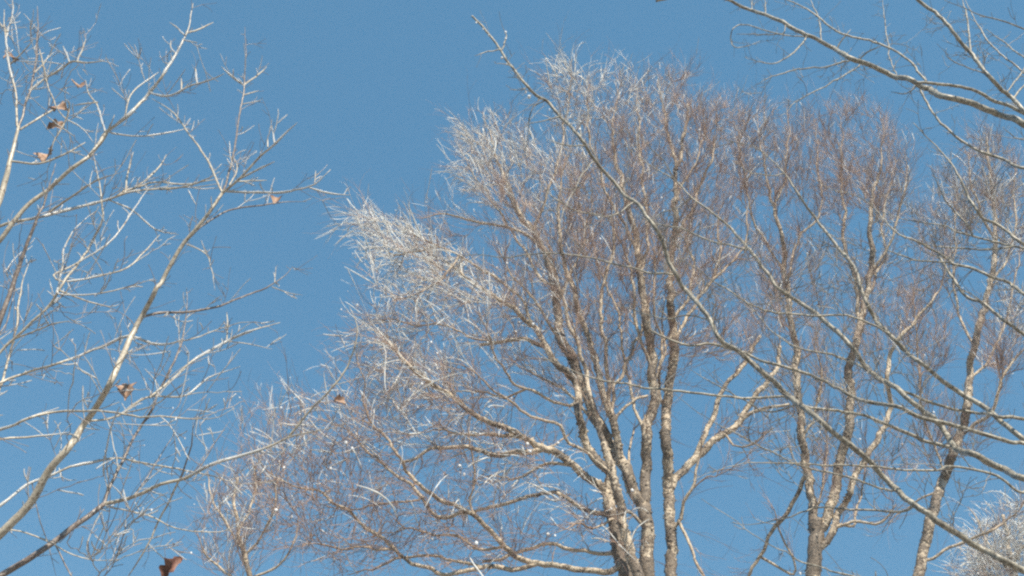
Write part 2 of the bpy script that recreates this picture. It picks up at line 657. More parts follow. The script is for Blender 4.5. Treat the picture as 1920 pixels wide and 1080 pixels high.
# ------------------------------------------------------------------ the ground (out of the picture, below)
def build_ground():
    n = 60
    xs = np.concatenate([np.linspace(-1500, -60, 12), np.linspace(-55, 55, n), np.linspace(60, 1500, 12)])
    ys = np.concatenate([np.linspace(-1500, -60, 12), np.linspace(-55, 75, n), np.linspace(80, 2500, 12)])
    X, Yy = np.meshgrid(xs, ys, indexing='ij')
    Z = 0.05 * np.sin(X * 0.31) * np.cos(Yy * 0.27) - 0.06
    V = np.stack([X, Yy, Z], -1).reshape(-1, 3)
    ny = len(ys)
    i, j = np.meshgrid(np.arange(len(xs) - 1), np.arange(ny - 1), indexing='ij')
    Q = np.stack([i * ny + j, (i + 1) * ny + j, (i + 1) * ny + j + 1, i * ny + j + 1], -1).reshape(-1, 4)
    m, nt, b = new_mat('frosted_ground')
    vec = coords(nt)
    n1 = noise(nt, vec, 1.3, 6, 0.6)
    c = ramp(nt, n1.outputs['Fac'], [(0.40, (0.10, 0.075, 0.05)), (0.54, (0.19, 0.16, 0.12)), (0.68, (0.55, 0.57, 0.60))])
    nt.links.new(c.outputs[0], b.inputs['Base Color'])
    b.inputs['Roughness'].default_value = 0.8
    o = mesh_object('ground', V, Q, m, None, (0, 0, 0))
    o['kind'] = 'structure'
build_ground()

def birch_girth(R):
    return np.interp(R, [0.0, 0.012, 0.03, 0.06, 0.11, 0.2], [0.0, 0.12, 0.38, 0.5, 0.8, 1.0])

# ------------------------------------------------------------------ the large many-stemmed birch in the middle
BIRCH = '''
trunk1 - 34 32 0 1218,1100 1217,1080 1212,1022 1210,985 1208,947
trunk2 -14.4 30 5 .5 1259,1100 1258,1080 1259,1044 1257,1000 1254,956 1252,911 1250,867 1248,822 1248,778 1254,733 1261,689 1263,644 1261,609 1258,560 1258,500 1262,450 1265,400 1268,340 1270,310 1278,285 1281,259 1287,230 1290,195
trunk3 -13.6 40 28 0 1178,1100 1172,1080 1160,1037 1152,993 1145,955 1138,921
trunk4 -13.2 28 18 -.1 1200,1100 1190,1055 1178,1010 1166,965 1156,925 1148,890 1140,860 1132,830
a1 trunk1 32 5 .6 1208,947 1190,920 1177,889 1159,858 1141,827 1123,796 1110,769 1097,733 1083,702 1070,671 1057,644 1048,618 1044,570 1038,525 1025,485 1000,435 975,400 955,360 940,320 930,285 915,240 905,210
a2 a1 20 5 -.8 1165,868 1150,796 1137,756 1120,700 1108,650 1092,600 1078,555 1062,510 1050,460 1045,410 1052,350 1060,290
b1 trunk1 28 5 .3 1208,947 1212,911 1212,867 1214,822 1219,778 1226,742 1226,702 1221,667 1217,636 1212,600 1205,560 1200,510 1195,470 1185,420 1175,380 1165,340 1157,310 1148,267 1150,220 1160,180
c1 trunk3 24 6 -.5 1138,921 1143,885 1124,868 1109,849 1095,815 1085,780 1082,745 1072,715 1052,690 1030,660 1005,620 980,590 945,565 905,542 870,515 835,490
c2 trunk3 20 8 -1.2 1138,921 1114,902 1095,890 1075,873 1056,861 1037,849 1018,839 996,827 979,820 960,808 940,797 900,782 875,767 840,740 800,715 770,695 745,665 728,640
c3 c2 11 4 -.4 985,823 955,815 910,815 860,812 825,805 790,812
c4 c2 15 6 .5 1022,841 985,850 930,852 890,840 850,837 810,842 785,860 750,868
c5 c2 6 3 .3 1020,842 1040,832 1060,820 1075,800
h1 trunk4 14 4 -.5 1132,830 1118,790 1105,750 1100,700 1085,650 1065,600 1058,560 1040,500 1015,460
h2 trunk4 9 4 -.9 1148,890 1105,850 1070,830 1050,800 1010,785 970,770 930,740 890,700 850,680
h3 a1 9 3 .7 1123,796 1095,770 1060,735 1025,715 990,690 960,660
h4 b1 8 3 .8 1214,822 1195,780 1185,740 1175,690 1165,640 1160,590 1140,540 1120,490 1110,430
h5 trunk2 8 3 -.8 1248,778 1235,730 1240,680 1238,630 1225,580 1232,520 1225,460 1215,420
h6 trunk2 8 3 .8 1262,600 1290,560 1300,500 1290,450 1300,400 1310,350
h7 a1 8 3 -.7 1070,671 1050,640 1025,600 1000,560 965,520 940,480 920,450
h8 a1 7 3 .9 1044,570 1070,520 1090,470 1100,420 1110,380 1105,330
h9 c2 8 3 .8 1075,873 1040,870 1000,880 960,895 920,890 880,905
h10 trunk1 8 4 -.9 1212,990 1180,960 1150,970 1110,990 1080,985 1040,1000
h11 b1 7 3 .5 1219,760 1235,700 1245,640 1240,590 1250,540
d1 trunk3 16 4 -1.8 1165,1062 1130,1072 1090,1070 1050,1062 1010,1055 970,1045 945,1025 920,995 895,975 860,955 825,935 785,910 765,885 752,860 735,835 710,810 692,785 682,750 680,710 670,670 664,640
d2 d1 10 4 .9 870,960 820,965 790,935 770,910 725,880 695,850 650,810 615,790
d3 d1 12 4 -1 1010,1056 960,1066 910,1062 840,1080 810,1065 770,1050 735,1030 705,1005 670,975 635,950 610,925 560,910 500,880 470,840
d4 d1 6 3 -.4 890,968 880,940 885,920 890,880 880,840 880,805 884,770
d5 d2 5 3 .3 788,937 760,942 700,947 635,955 590,940
d6 trunk3 10 7 .5 1150,1040 1110,1035 1060,1025 1010,1022 970,1035 940,1050 905,1052
d7 trunk3 12 7 1.2 1140,965 1090,955 1040,922 1010,930 970,940 910,955 870,965
d8 d3 8 4 .6 905,1064 850,1050 800,1040 745,1048 700,1070 650,1078
d9 d3 6 3 -.8 735,1030 690,1030 640,1035 590,1020 550,1030
d10 d1 7 3 .7 945,1025 900,1030 860,1010 820,1005 780,990 740,1000 690,995
e1 a1 9 3 -1.6 1085,745 1070,760 1040,755 1010,740 975,725 955,705 935,675 920,640 910,615 895,580
e2 c1 12 8 .4 1020,648 990,642 960,640 930,642 900,647
e3 e1 6 3 .6 985,730 945,745 905,735 860,735 815,745
e4 c1 7 3 -.9 1005,620 975,560 930,520 880,490 830,465 780,440 730,420 695,410
e5 e4 5 3 .5 820,462 780,470 740,478 705,465
e6 e4 5 3 -.5 860,480 830,520 790,545 750,560 720,550
e7 e1 5 3 .6 920,640 880,630 830,610 780,610 720,600 680,600
e8 a1 7 4 -.7 1012,460 985,440 955,425 915,420 875,410 830,400 790,410
f1 a1 7 3 .8 1040,540 1010,520 985,470 950,420 930,390 900,345 875,310 862,270
f2 a1 7 3 -.6 1000,435 1015,390 1035,340 1050,290 1060,230 1070,170 1072,130
f3 b1 8 3 -.8 1195,470 1170,420 1140,370 1120,310 1105,250 1100,190 1108,150
f4 b1 8 3 .9 1200,510 1215,450 1210,390 1205,330 1200,270 1195,200 1190,150
f5 a2 9 7 .7 1150,796 1150,740 1163,707 1177,676 1190,644 1199,622 1210,590
f6 a2 10 6 -.5 1143,775 1141,724 1139,689 1134,644 1128,618 1125,570 1135,520 1150,470 1150,430
f7 a2 8 6 .2 1152,800 1157,778 1172,760 1190,750 1214,742
f8 a1 7 4 .6 1180,885 1181,849 1190,804 1205,789
f9 b1 9 4 -.7 1226,702 1200,640 1190,590 1188,540 1175,480 1155,440 1140,400
g1 trunk2 20 9 .7 1258,915 1270,893 1301,862 1328,836 1359,813 1386,791 1403,764 1421,738 1439,720 1455,690 1462,650
g2 g1 14 7 .6 1301,862 1319,822 1337,782 1346,747 1363,716 1390,689 1410,660 1425,630
g3 g1 10 6 -.4 1386,791 1417,769 1450,762 1480,758
g4 trunk2 9 5 -.6 1256,1000 1270,978 1288,929 1303,893 1310,860 1318,820
g5 g4 8 6 -.5 1272,975 1283,1000 1297,1023 1308,1050 1319,1075 1325,1100
g6 trunk2 9 3 .9 1262,655 1285,600 1310,560 1338,520 1350,470 1345,420 1355,370
g7 trunk2 8 3 -.6 1262,450 1290,405 1310,360 1330,310 1340,260 1345,210
g8 trunk2 8 3 .3 1269,318 1262,290 1256,260 1250,230 1243,207 1239,178 1233,148
g9 trunk2 6 3 .5 1267,380 1290,330 1310,290 1320,250 1318,210
g10 g6 6 3 .5 1320,545 1360,500 1395,460 1400,410 1395,360
g11 g1 6 3 -.6 1359,813 1380,840 1420,830 1450,800
'''
birch = Tree('birch_tree', 'tall many-stemmed birch with flaking cream and brown bark and an ice-coated crown, the largest tree', 'tree',
             14.0, BIRCH, 0.12, M_BIRCH, rough=0.10, knots=0.028, sides=12, spread=0.3, seed=3, wf=0.76, wthin=1.05)
for t in ('trunk1', 'trunk2', 'trunk3', 'trunk4'):
    birch.ground(t)
birch.build(birch_girth)

BB = [  # crown lobes: px, py, rx, ry, Y, rY, points
    (1150, 250, 110, 130, 14.2, 1.6, 130), (1260, 230, 90, 110, 14.5, 1.5, 95), (1340, 300, 70, 130, 14.8, 1.5, 70),
    (930, 310, 80, 110, 14.0, 1.4, 80), (1040, 380, 110, 120, 13.6, 1.7, 85), (1180, 440, 150, 150, 14.2, 1.9, 230), (1150, 680, 150, 130, 14.0, 1.6, 110), (1050, 520, 120, 110, 13.8, 1.6, 60), (1290, 620, 90, 120, 14.4, 1.4, 40), (1300, 450, 90, 130, 14.4, 1.6, 60),
    (785, 475, 110, 70, 13.2, 1.4, 56), (860, 560, 130, 80, 13.4, 1.4, 66), (740, 640, 90, 70, 12.8, 1.2, 50),
    (1000, 600, 140, 100, 13.4, 1.6, 50), (800, 750, 150, 90, 13.0, 1.6, 130), (930, 850, 140, 80, 13.0, 1.6, 95),
    (640, 830, 120, 120, 12.2, 1.4, 105), (700, 980, 180, 90, 12.2, 1.6, 160), (560, 930, 120, 110, 11.8, 1.3, 90), (900, 1010, 160, 70, 12.6, 1.5, 80),
    (1360, 560, 110, 150, 14.8, 1.6, 60), (1090, 950, 60, 60, 13.2, 1.0, 40), (1170, 1000, 40, 70, 13.6, .8, 30), (1070, 160, 40, 60, 13.8, 0.7, 26), (690, 410, 35, 26, 13.0, 0.6, 14),
    (1400, 820, 90, 80, 14.6, 1.2, 14)]
ICE_B = [(700, 440, 120, 70, 13.1, 2.0, 1.0), (760, 510, 130, 80, 13.2, 2.0, .9), (890, 290, 75, 130, 14.0, 2.2, .85), (1075, 140, 60, 90, 13.8, 2.2, .9),
         (1170, 140, 100, 50, 14.2, 2.4, .75), (690, 610, 70, 60, 12.8, 2.0, .6), (860, 590, 170, 100, 13.4, 2.0, .5),
         (780, 740, 150, 100, 13.0, 2.0, .4), (1060, 910, 60, 60, 13.2, 2.0, .8), (1170, 1000, 36, 70, 13.6, 1.0, .55), (960, 900, 90, 60, 13.0, 2.0, .45), (530, 760, 110, 110, 11.8, 2.0, .35), (1000, 300, 90, 130, 13.6, 2.0, .45)]

def dress_birch(tree, blobs, zones, per_m=9.0, fine=2.4, max_named=280, twig=M_BTWIG, rt=0.0033, rf=0.0022, rmin=0.0062, rmax=0.019, ice_r=0.0074, lens=(0.25, 0.7), bead_p=0.035, trunk_skip=(), maxr=0.07, bead_r=(0.008, 0.018), thin_low=None, ice_base=0.006):
    r = tree.r
    grown = grow_branches(tree, crown_points(r, blobs), rmin, rmax, maxr=maxr, skip=trunk_skip, up=0.6)
    grown.sort(key=lambda g: -g[1][0] * len(g[0]))
    for i, (P, R, limb) in enumerate(grown[:max_named]):
        V, Q, e = tube(P, R, 5, 0.05, i)
        mesh_object('branch', V, Q, tree.bark, tree.obj[limb], tree.base, np.repeat(birch_girth(R), 5), True, e)
    rest = grown[max_named:]
    by = {}
    for P, R, limb in rest:
        by.setdefault(limb, []).append((P, R))
    for limb, lst in by.items():
        Vs, Qs, n = [], [], 0
        for P, R in lst:
            V, Q, _ = tube(P, R, 4)
            Vs.append(V); Qs.append(Q + n); n += len(V)
        o = mesh_object('twigs', np.vstack(Vs), np.vstack(Qs), twig, tree.obj[limb], tree.base)
        o['kind'] = 'stuff'
    # fine twigs
    chains = list(grown)
    for bid in tree.order:
        k = tree.br[bid]
        sel = k['R'] < 0.035
        if sel.sum() > 3:
            i = np.argmax(sel)
            chains.append((k['P'][i:], k['R'][i:], k['limb']))
    pos, D, idx = along(chains, per_m, r, 0.08)
    if thin_low:
        keep = r.uniform(size=len(pos)) < np.interp(pos[:, 2], [thin_low[0], thin_low[1]], [thin_low[2], 1.0])
        pos, D, idx = pos[keep], D[keep], idx[keep]
    limbs = np.array([c[2] for c in chains])[idx]
    z0 = in_zone(pos, zones)
    k0 = tree.br[tree.order[-1]]
    axis = np.array([tree.base[0], tree.base[1], 0.0])
    out = pos - axis; out[:, 2] = 0.0
    out = norm(out)
    hi = np.interp(pos[:, 2], [7.0, 11.0], [0.0, 1.0]) if thin_low else np.ones(len(pos))     # the top of the crown reaches up, low limbs spread out
    sd = side_dirs(D, r, 0.95, 0.5, 0.0); sd[:, 2] += 0.4 * hi - 0.05
    d = norm(sd + out * (0.20 + 0.45 * z0)[:, None])
    L = r.uniform(lens[0], lens[1], len(pos)) * r.choice([0.6, 1.0, 1.25], len(pos))
    P2 = sprout(pos, d, L, 5, r, 0.45, 0.55 * hi - 1.0 * z0, 0.05 + 0.09 * (1 - hi)[:, None])
    tips = [(c[0][-1], c[0][-1] - c[0][-2], c[2]) for c in chains]
    # finer side twigs
    m = len(P2)
    k = r.poisson(fine, m)
    src = np.repeat(np.arange(m), k)
    seg = r.integers(1, 4, len(src))
    fr = r.uniform(0, 1, len(src))[:, None]
    p3 = P2[src, seg] * (1 - fr) + P2[src, seg + 1] * fr
    D3 = norm(P2[src, seg + 1] - P2[src, seg])
    d3 = side_dirs(D3, r, 1.0, 0.45, 0.08)
    L3 = L[src] * r.uniform(0.3, 0.75, len(src))
    P3 = sprout(p3, d3, L3, 4, r, 0.42, 0.4 * hi[src] - 0.9 * z0[src], 0.05 + 0.09 * (1 - hi[src])[:, None])
    l3 = limbs[src]
    R2 = np.linspace(1, 0.5, 5)[None] * rt * r.uniform(0.7, 1.3, (m, 1))
    R3 = np.linspace(1, 0.5, 4)[None] * rf * r.uniform(0.7, 1.3, (len(P3), 1))
    emit_by_limb(tree, 'twigs', P2, R2, limbs.tolist(), twig, 3)
    emit_by_limb(tree, 'twigs', P3, R3, l3.tolist(), twig, 3)
    # ice on the twigs of the icy side
    for P, lb, f, big, side in ((P2, limbs, 0.75, 1.0, 4), (P3, l3, 0.7, 0.62, 3)):
        z = in_zone(P[:, 2], zones)
        sel = np.where(r.uniform(size=len(P)) < (ice_base if side == 4 else 5 * ice_base) + z * f)[0]
        if not len(sel):
            continue
        K = P.shape[1]
        # resample to 6 points and let the coat run uneven, a few coats much thicker than the rest
        t = np.linspace(0, K - 1, 6)
        i0 = np.minimum(t.astype(int), K - 2); ff = (t - i0)[None, :, None]
        Q = P[sel][:, i0] * (1 - ff) + P[sel][:, i0 + 1] * ff
        Rr = ice_r * big * np.exp(np.minimum(r.normal(-0.25, 0.42, (len(sel), 1)), 0.3)) * (0.7 + 0.6 * r.uniform(0, 1, (len(sel), 6)))
        Rr[:, -1] *= 0.45
        Rr[:, 0] *= 0.5
        emit_by_limb(tree, 'ice_coating', Q, Rr, lb[sel].tolist(), M_ICE, side)
    # white ice beads on twig tips, standing in for sun glints
    p = bead_p * (0.10 + in_zone(P3[:, -1], zones))
    sel = np.where(r.uniform(size=len(P3)) < p)[0]
    if len(sel):
        emit_beads(tree, P3[sel, -1], r.uniform(bead_r[0], bead_r[1], len(sel)) * r.choice([.7, 1, 1.2], len(sel)), l3[sel].tolist(), M_BEAD)
    return len(P2), len(P3)

print('birch', dress_birch(birch, BB, ICE_B, per_m=16, fine=2.7, thin_low=(6.2, 10.2, .36), ice_base=.012, bead_p=0.055, bead_r=(.009, .019)))
bark_flakes(birch, 120, 0.045, M_BIRCH, 0.045, birch_girth)

# ------------------------------------------------------------------ the forked birch right of it
BIRCH2 = '''
trunk1 - 38 36 0 1524,1100 1525,1080 1525,1030 1530,990 1530,975
a1 trunk1 22 4 .5 1526,985 1520,950 1517,900 1510,860 1505,820 1500,780 1495,730 1490,665 1485,615 1478,570 1470,500 1465,440 1452,395 1440,350 1432,300 1425,260 1420,215
b1 trunk1 26 4 -.4 1532,1000 1550,970 1565,920 1575,865 1590,805 1595,740 1592,690 1605,640 1615,590 1625,550 1632,500 1637,470 1632,425 1640,350 1650,310 1655,250 1650,215
b2 b1 10 3 .7 1612,600 1605,540 1598,500 1582,450 1582,400 1577,340 1575,300 1580,250 1575,215
b3 b1 7 3 -.8 1632,520 1660,470 1680,430 1690,380 1700,330 1695,280
b4 b1 7 3 .9 1625,560 1640,520 1660,480 1655,420 1665,360 1680,300
c1 trunk1 18 5 -.8 1535,1030 1545,1020 1560,990 1575,955 1590,920 1605,890 1625,860 1645,825 1660,785 1670,755 1665,705 1668,670 1690,630 1720,597 1744,565 1761,541 1770,507 1772,470
c2 c1 9 5 -.5 1562,990 1600,980 1640,980 1665,965 1680,945
c3 c1 7 4 .3 1600,985 1610,950 1620,900 1622,870
c4 trunk1 6 4 .3 1530,960 1545,890 1550,840 1548,790
c5 a1 12 7 1.2 1512,890 1500,915 1470,970 1435,1020 1405,1075 1395,1100
c6 c5 7 5 -.4 1490,1080 1470,1015 1452,955 
a2 a1 7 3 .8 1478,560 1482,500 1500,440 1530,415 1540,370 1535,310 1530,240
a3 a1 6 3 -.7 1470,510 1440,460 1415,420 1400,360 1390,300 1385,250
a4 a1 6 3 .5 1452,395 1470,340 1475,290 1480,240 1475,200
a5 a1 7 3 -.6 1505,820 1530,770 1540,710 1530,650 1540,590
'''
birch2 = Tree('birch_tree', 'slender birch forking into three cream-patched stems with a fine reddish crown, second from right', 'tree',
              16.0, BIRCH2, 0.12, M_BIRCH, rough=0.10, knots=0.028, sides=12, spread=0.3, seed=8, wf=0.74, wthin=1.0)
birch2.ground('trunk1')
birch2.build(birch_girth)
BB2 = [(1420, 280, 70, 110, 16.2, 1.4, 100), (1590, 300, 100, 120, 16.0, 1.5, 150), (1500, 330, 80, 120, 16.2, 1.4, 60), (1660, 330, 60, 110, 15.8, 1.3, 70), (1480, 520, 100, 130, 16.0, 1.3, 70), (1640, 560, 90, 130, 15.8, 1.3, 60), (1540, 700, 110, 110, 15.8, 1.2, 40),
       (1590, 860, 130, 110, 15.8, 1.0, 34)]
ICE_B2 = [(1400, 230, 80, 60, 16.0, 2.0, .25), (1690, 420, 70, 90, 15.6, 2.0, .25)]
print('birch2', dress_birch(birch2, BB2, ICE_B2, per_m=16, fine=2.6, max_named=50, bead_p=0.02))
bark_flakes(birch2, 110, 0.045, M_BIRCH, 0.045, birch_girth)

# ------------------------------------------------------------------ the leaning birch at the right
BIRCH3 = '''
trunk1 - 27 5 .4 1715,1100 1720,1080 1730,1030 1745,975 1755,930 1770,890 1785,850 1805,805 1815,760 1817,705 1825,655 1835,605 1845,580 1852,548 1862,505 1866,471 1866,438 1864,400 1860,350 1852,300 1850,260
a1 trunk1 10 4 -.8 1800,815 1830,795 1860,770 1875,715 1900,675 1920,655 1945,620
a2 trunk1 7 3 .6 1826,655 1821,640 1802,601 1790,548 1788,500 1792,464 1790,410 1795,350
a3 trunk1 8 4 -.8 1734,1050 1761,1039 1793,1021 1830,1004 1857,995 1885,978 1909,954 1925,930
a4 trunk1 7 3 .7 1858,530 1890,480 1905,420 1900,360 1905,300
a5 trunk1 7 3 -.6 1866,450 1840,400 1820,340 1815,290
a6 trunk1 6 3 -.9 1772,890 1755,840 1735,790 1727,740 1722,680 1718,630 1712,570 1715,520
a7 trunk1 7 3 .6 1817,710 1850,680 1880,620 1895,560 1910,500 1915,440
a8 trunk1 6 3 .3 1760,920 1720,940 1690,960 1665,985
'''
birch3 = Tree('birch_tree', 'thin birch with a single stem leaning right and an open pale crown, the rightmost birch', 'tree',
              17.0, BIRCH3, 0.12, M_BIRCH, rough=0.10, knots=0.024, sides=10, spread=0.3, seed=15, wf=0.74, wthin=1.0)
birch3.ground('trunk1')
birch3.build(birch_girth)
BB3 = [(1850, 330, 80, 110, 17.2, 1.4, 75), (1900, 420, 60, 120, 17.4, 1.4, 45), (1770, 430, 70, 110, 17.0, 1.3, 40), (1880, 620, 70, 110, 17.0, 1.3, 44), (1730, 620, 60, 110, 16.6, 1.2, 34), (1790, 820, 80, 100, 16.8, 1.0, 24)]
ICE_B3 = [(1870, 400, 110, 150, 17.2, 2.4, .35), (1900, 600, 60, 60, 17.0, 2, .4)]
print('birch3', dress_birch(birch3, BB3, ICE_B3, per_m=18, max_named=40, bead_p=0.02))
bark_flakes(birch3, 110, 0.045, M_BIRCH, 0.045, birch_girth)

# ------------------------------------------------------------------ far icy trees low in the corners
FAR1 = '''
trunk1 - 16 6 0 1905,1130 1900,1080 1893,1040 1888,1000 1880,965
a1 trunk1 6 3 .5 1900,1080 1870,1045 1845,1005 1830,970 1815,950
a2 trunk1 6 3 -.6 1897,1060 1920,1020 1930,980 1928,940
a3 trunk1 6 3 .8 1903,1110 1860,1090 1840,1060 1825,1030
a4 trunk1 6 3 -.8 1904,1120 1940,1080 1960,1030 1965,980
'''
far1 = Tree('icy_tree', 'distant tree thickly coated in white ice in the lower right corner', 'tree', 26.0, FAR1, 0.2, M_BIRCH, rough=0.06, knots=0.03, sides=8, seed=21)
far1.ground('trunk1')
far1.build(birch_girth)
print('far1', dress_birch(far1, [(1885, 1030, 70, 90, 26, 1.8, 120), (1850, 1075, 50, 60, 26, 1.6, 50)], [(1880, 1030, 160, 170, 26, 4, 1.0)], per_m=10, fine=2.4, max_named=20,
      rt=0.005, rf=0.004, ice_r=0.010, lens=(0.3, 0.8), bead_p=0.02, bead_r=(.012, .022)))

FAR2 = '''
trunk1 - 12 4 0 476,1130 469,1078 457,1049 451,1020 447,998 443,962 440,930 446,895
a1 trunk1 5 3 .6 451,1025 430,990 410,960 395,920 388,880
a2 trunk1 5 3 -.6 455,1045 490,1005 510,960 515,910 505,870
a3 trunk1 5 3 .7 447,995 470,950 480,900 470,850
a4 trunk1 5 3 -.4 470,1085 520,1060 550,1020 560,970
a5 trunk1 5 3 -.5 472,1100 420,1070 385,1040 370,1000
'''
far2 = Tree('icy_tree', 'distant thin tree with faint glazed twigs low on the left, behind the nearest branches', 'tree', 22.0, FAR2, 0.2, M_BIRCH, rough=0.06, knots=0.03, sides=8, seed=23)
far2.ground('trunk1')
far2.build(birch_girth)
print('far2', dress_birch(far2, [(450, 960, 80, 100, 22, 1.8, 90), (500, 820, 70, 110, 22, 1.6, 40), (430, 1040, 90, 50, 22, 1.8, 40)], [(460, 900, 120, 200, 22, 4, .22)], per_m=6, fine=1.8, max_named=20,
      rt=0.004, rf=0.003, ice_r=0.008, lens=(0.3, 0.7), bead_p=0.03, bead_r=(.012, .022), maxr=0.06))

# ------------------------------------------------------------------ the young tree close by on the left, glazed with ice, a few dead leaves
OAK = '''
trunk1 - 60 7 -.4 -260,1300 -215,1180 -170,1000 -130,820 -90,640 -45,480 0,370 15,314 27,267 35,237
trunk2 -5.2 26 8 -.5 -215,1200 -150,1140 -80,1075 0,1002 50,950 90,885 130,835 155,800 185,755 210,710 235,655 265,595 295,540 300,530 345,455 390,400 417,362
s1a trunk2 6 3 .3 417,362 437,290 450,210 458,150 461,90 459,50
s1b trunk2 7 4 -.3 417,362 450,335 485,295 515,270 540,245 557,230
s1c trunk2 6 4 -.2 417,358 470,360 520,361 565,355 590,345 620,318
s1c2 s1c 4 3 .1 580,352 620,362 657,366
s1c3 s1c 3 3 .05 590,343 592,320
s1d trunk2 6 3 .3 345,455 385,420 430,395 480,387 520,380 575,378
s1e trunk2 4 2 -.2 350,458 385,475 398,510 403,545
s1f trunk2 6 4 .25 412,350 390,300 360,260 325,210 285,185
s1g s1b 4 4 .1 515,270 508,232
s1h s1b 4 3 .0 502,276 502,255
s1i s1b 5 4 -.1 450,335 490,315 515,303
s1j s1b 4 3 .1 430,347 443,320 440,300 418,290
s1k s1a 5 4 -.1 455,158 437,145 415,125
s1l s1a 5 4 .1 457,160 485,140 500,125
s1m s1a 4 3 .1 458,178 485,170
s1n s1a 3 2 .1 456,195 490,188
s1o s1b 5 4 .15 440,340 470,340 500,338
s2 trunk1 13 5 -.3 -70,555 -35,490 0,450 45,390 90,355 130,320 165,295 200,250 235,220 275,180 305,140 330,100 350,62 358,30 362,6
s2a s2 5 4 .1 350,62 375,55 400,42
s2b s2 4 4 .1 346,66 330,50 318,42
s2c s2 4 3 -.1 345,75 370,80
s2d s2 4 3 .1 330,100 322,90 320,75
s2e s2 4 3 .1 318,122 305,115
s2f s2 5 4 -.2 283,175 320,178 360,160 400,148 420,138
s2g s2f 5 4 .0 340,168 340,145
s2h s2f 5 4 .1 370,157 366,125
s2i s2 4 4 .1 233,222 245,180 270,155 298,135
s2j s2 4 3 .2 210,250 260,255 310,250 355,240
s2k s2 5 4 -.2 165,293 195,262 215,215
s3 trunk1 9 4 .2 -60,445 0,425 50,412 120,395 190,378 240,360 300,355 360,350 410,345
s3a s3 6 4 -.2 90,400 170,345 220,325
s3b s3 5 4 .2 220,366 290,342 350,345 415,335
s3c s3 5 4 .1 235,362 240,320 250,285
s3d s3 4 3 .2 205,375 250,395 290,430 335,440
s3e s3 5 4 .15 230,360 265,345 300,310 312,290
s3f s3 5 4 -.15 300,355 330,352 380,340 412,322
s4 trunk1 17 4 -.2 -60,720 0,600 30,520 50,455 70,410 82,385 92,352 100,320
s5a trunk1 6 4 .1 35,237 50,192 64,136 70,74 70,12
s5b trunk1 6 4 -.1 32,237 30,178 18,127 9,59 8,18
s5c s5b 4 3 .05 12,70 22,30 24,-5
s5d s5a 6 5 -.1 54,170 89,145 118,127 133,115 163,118 196,114
s5e trunk1 6 5 .1 38,243 74,222 110,198 125,187
s5f s5d 4 4 .1 130,117 125,100 118,86
s5g s5d 4 4 .1 145,115 153,95 161,73
s5h s5d 5 4 -.1 86,146 80,115 74,92
s5i s5a 4 3 .1 65,136 85,115 101,98
s5j s5d 4 3 -.1 86,147 101,190 118,219 157,243 175,267
s5k s2 4 4 .2 198,252 184,201 166,175 160,150
s5l s5k 4 4 .0 184,192 160,194 139,198
s5m trunk1 6 5 .1 20,302 71,305 118,290 160,267
s5n s5e 5 4 .1 127,190 130,201 118,237 100,267 95,290
s5o s5b 5 4 .1 14,60 0,45 -15,30
s5p s5b 4 3 -.1 20,120 45,95 62,75
s6 trunk2 20 13 .3 -170,1165 -100,1130 0,1080 50,1050 100,1015 150,980 195,945
s6a s6 11 4 -.3 195,945 240,935 300,910 350,895 400,870 450,855 500,840 540,820 575,810 640,800
s6b s6 9 4 .4 195,945 205,915 230,865 240,840 260,805 285,765 300,730 320,690 340,640 350,580 350,540
s6c s6a 7 4 -.3 540,820 560,795 590,760 625,725 645,700 660,665 667,645 670,610 655,575
s7 trunk1 8 4 -.2 -120,830 0,805 50,785 100,772 150,772 200,772 250,780 300,782 350,785 400,785 440,765
s7b trunk1 7 5 .2 -110,850 0,825 50,820 90,817 130,810
s8 trunk1 8 4 .1 -110,800 0,720 50,697 100,685 150,667 190,650 240,630 300,645 340,640 400,620 450,605 480,605
s8b trunk2 6 4 .2 165,790 220,780 275,745 320,745 350,740 390,710 450,687
s8c s8b 7 5 .3 280,745 300,730 330,705 370,670 425,640 470,620 525,605
s8d s8c 4 4 .1 425,640 427,610 425,585
s8e s8c 3 2 .1 430,640 470,645 510,655
s8f s8b 4 3 -.2 230,775 290,760 330,730 355,710
s9 trunk2 8 3 .4 265,595 300,587 350,585 400,577 430,567 470,550 500,540 530,520 549,500
s9b s9 3 2 .1 510,538 545,550 567,553
s9c s9 3 2 .1 515,530 517,500
s10 trunk1 8 3 .4 -130,1040 0,950 50,910 100,890 130,875 170,867 220,860 270,867 320,877 390,890 450,907 500,902 540,902
s11a s6a 4 2 .2 250,930 280,890 310,840 335,800
s11b s6a 5 3 -.2 340,895 355,850 360,820 362,790
s11c s6a 4 2 .2 370,885 400,835 430,790
s11d s10 6 4 .3 345,882 320,935 290,990 270,1035 240,1080 225,1105
s11e s6 4 2 -.2 150,1100 195,1080 220,1040 235,980 235,925
s11f trunk1 5 3 .3 -120,985 0,990 50,1000 100,1020 150,1045 210,1050 225,1030
s11g s6 4 3 .2 205,950 250,960 290,970 330,992 410,997 450,985
s11h s10 3 2 .2 60,905 70,965 90,1020 105,1080
s12 trunk1 8 5 -.1 -70,745 0,660 50,615 95,570 120,530 165,465 190,420 192,380 183,325 175,290
s12b s12 5 3 .2 100,517 150,490 200,460 230,425 260,380 280,350
s12c s12 4 3 .1 110,552 170,552 200,547 230,540 290,522
s12d s12 5 4 -.1 30,634 70,620 100,608 130,602
s12e s12 5 3 .2 112,545 165,565 205,575 225,570
s13 trunk1 8 4 .2 -50,800 0,730 15,670 30,615 35,570 45,520 60,480
s14 trunk1 4 3 .3 -90,700 0,625 25,560 30,520 40,470
s15 s12 5 4 .2 125,528 180,520 240,500 300,440
s16 s12 4 3 .2 100,570 115,510 122,460 150,420 180,395
'''
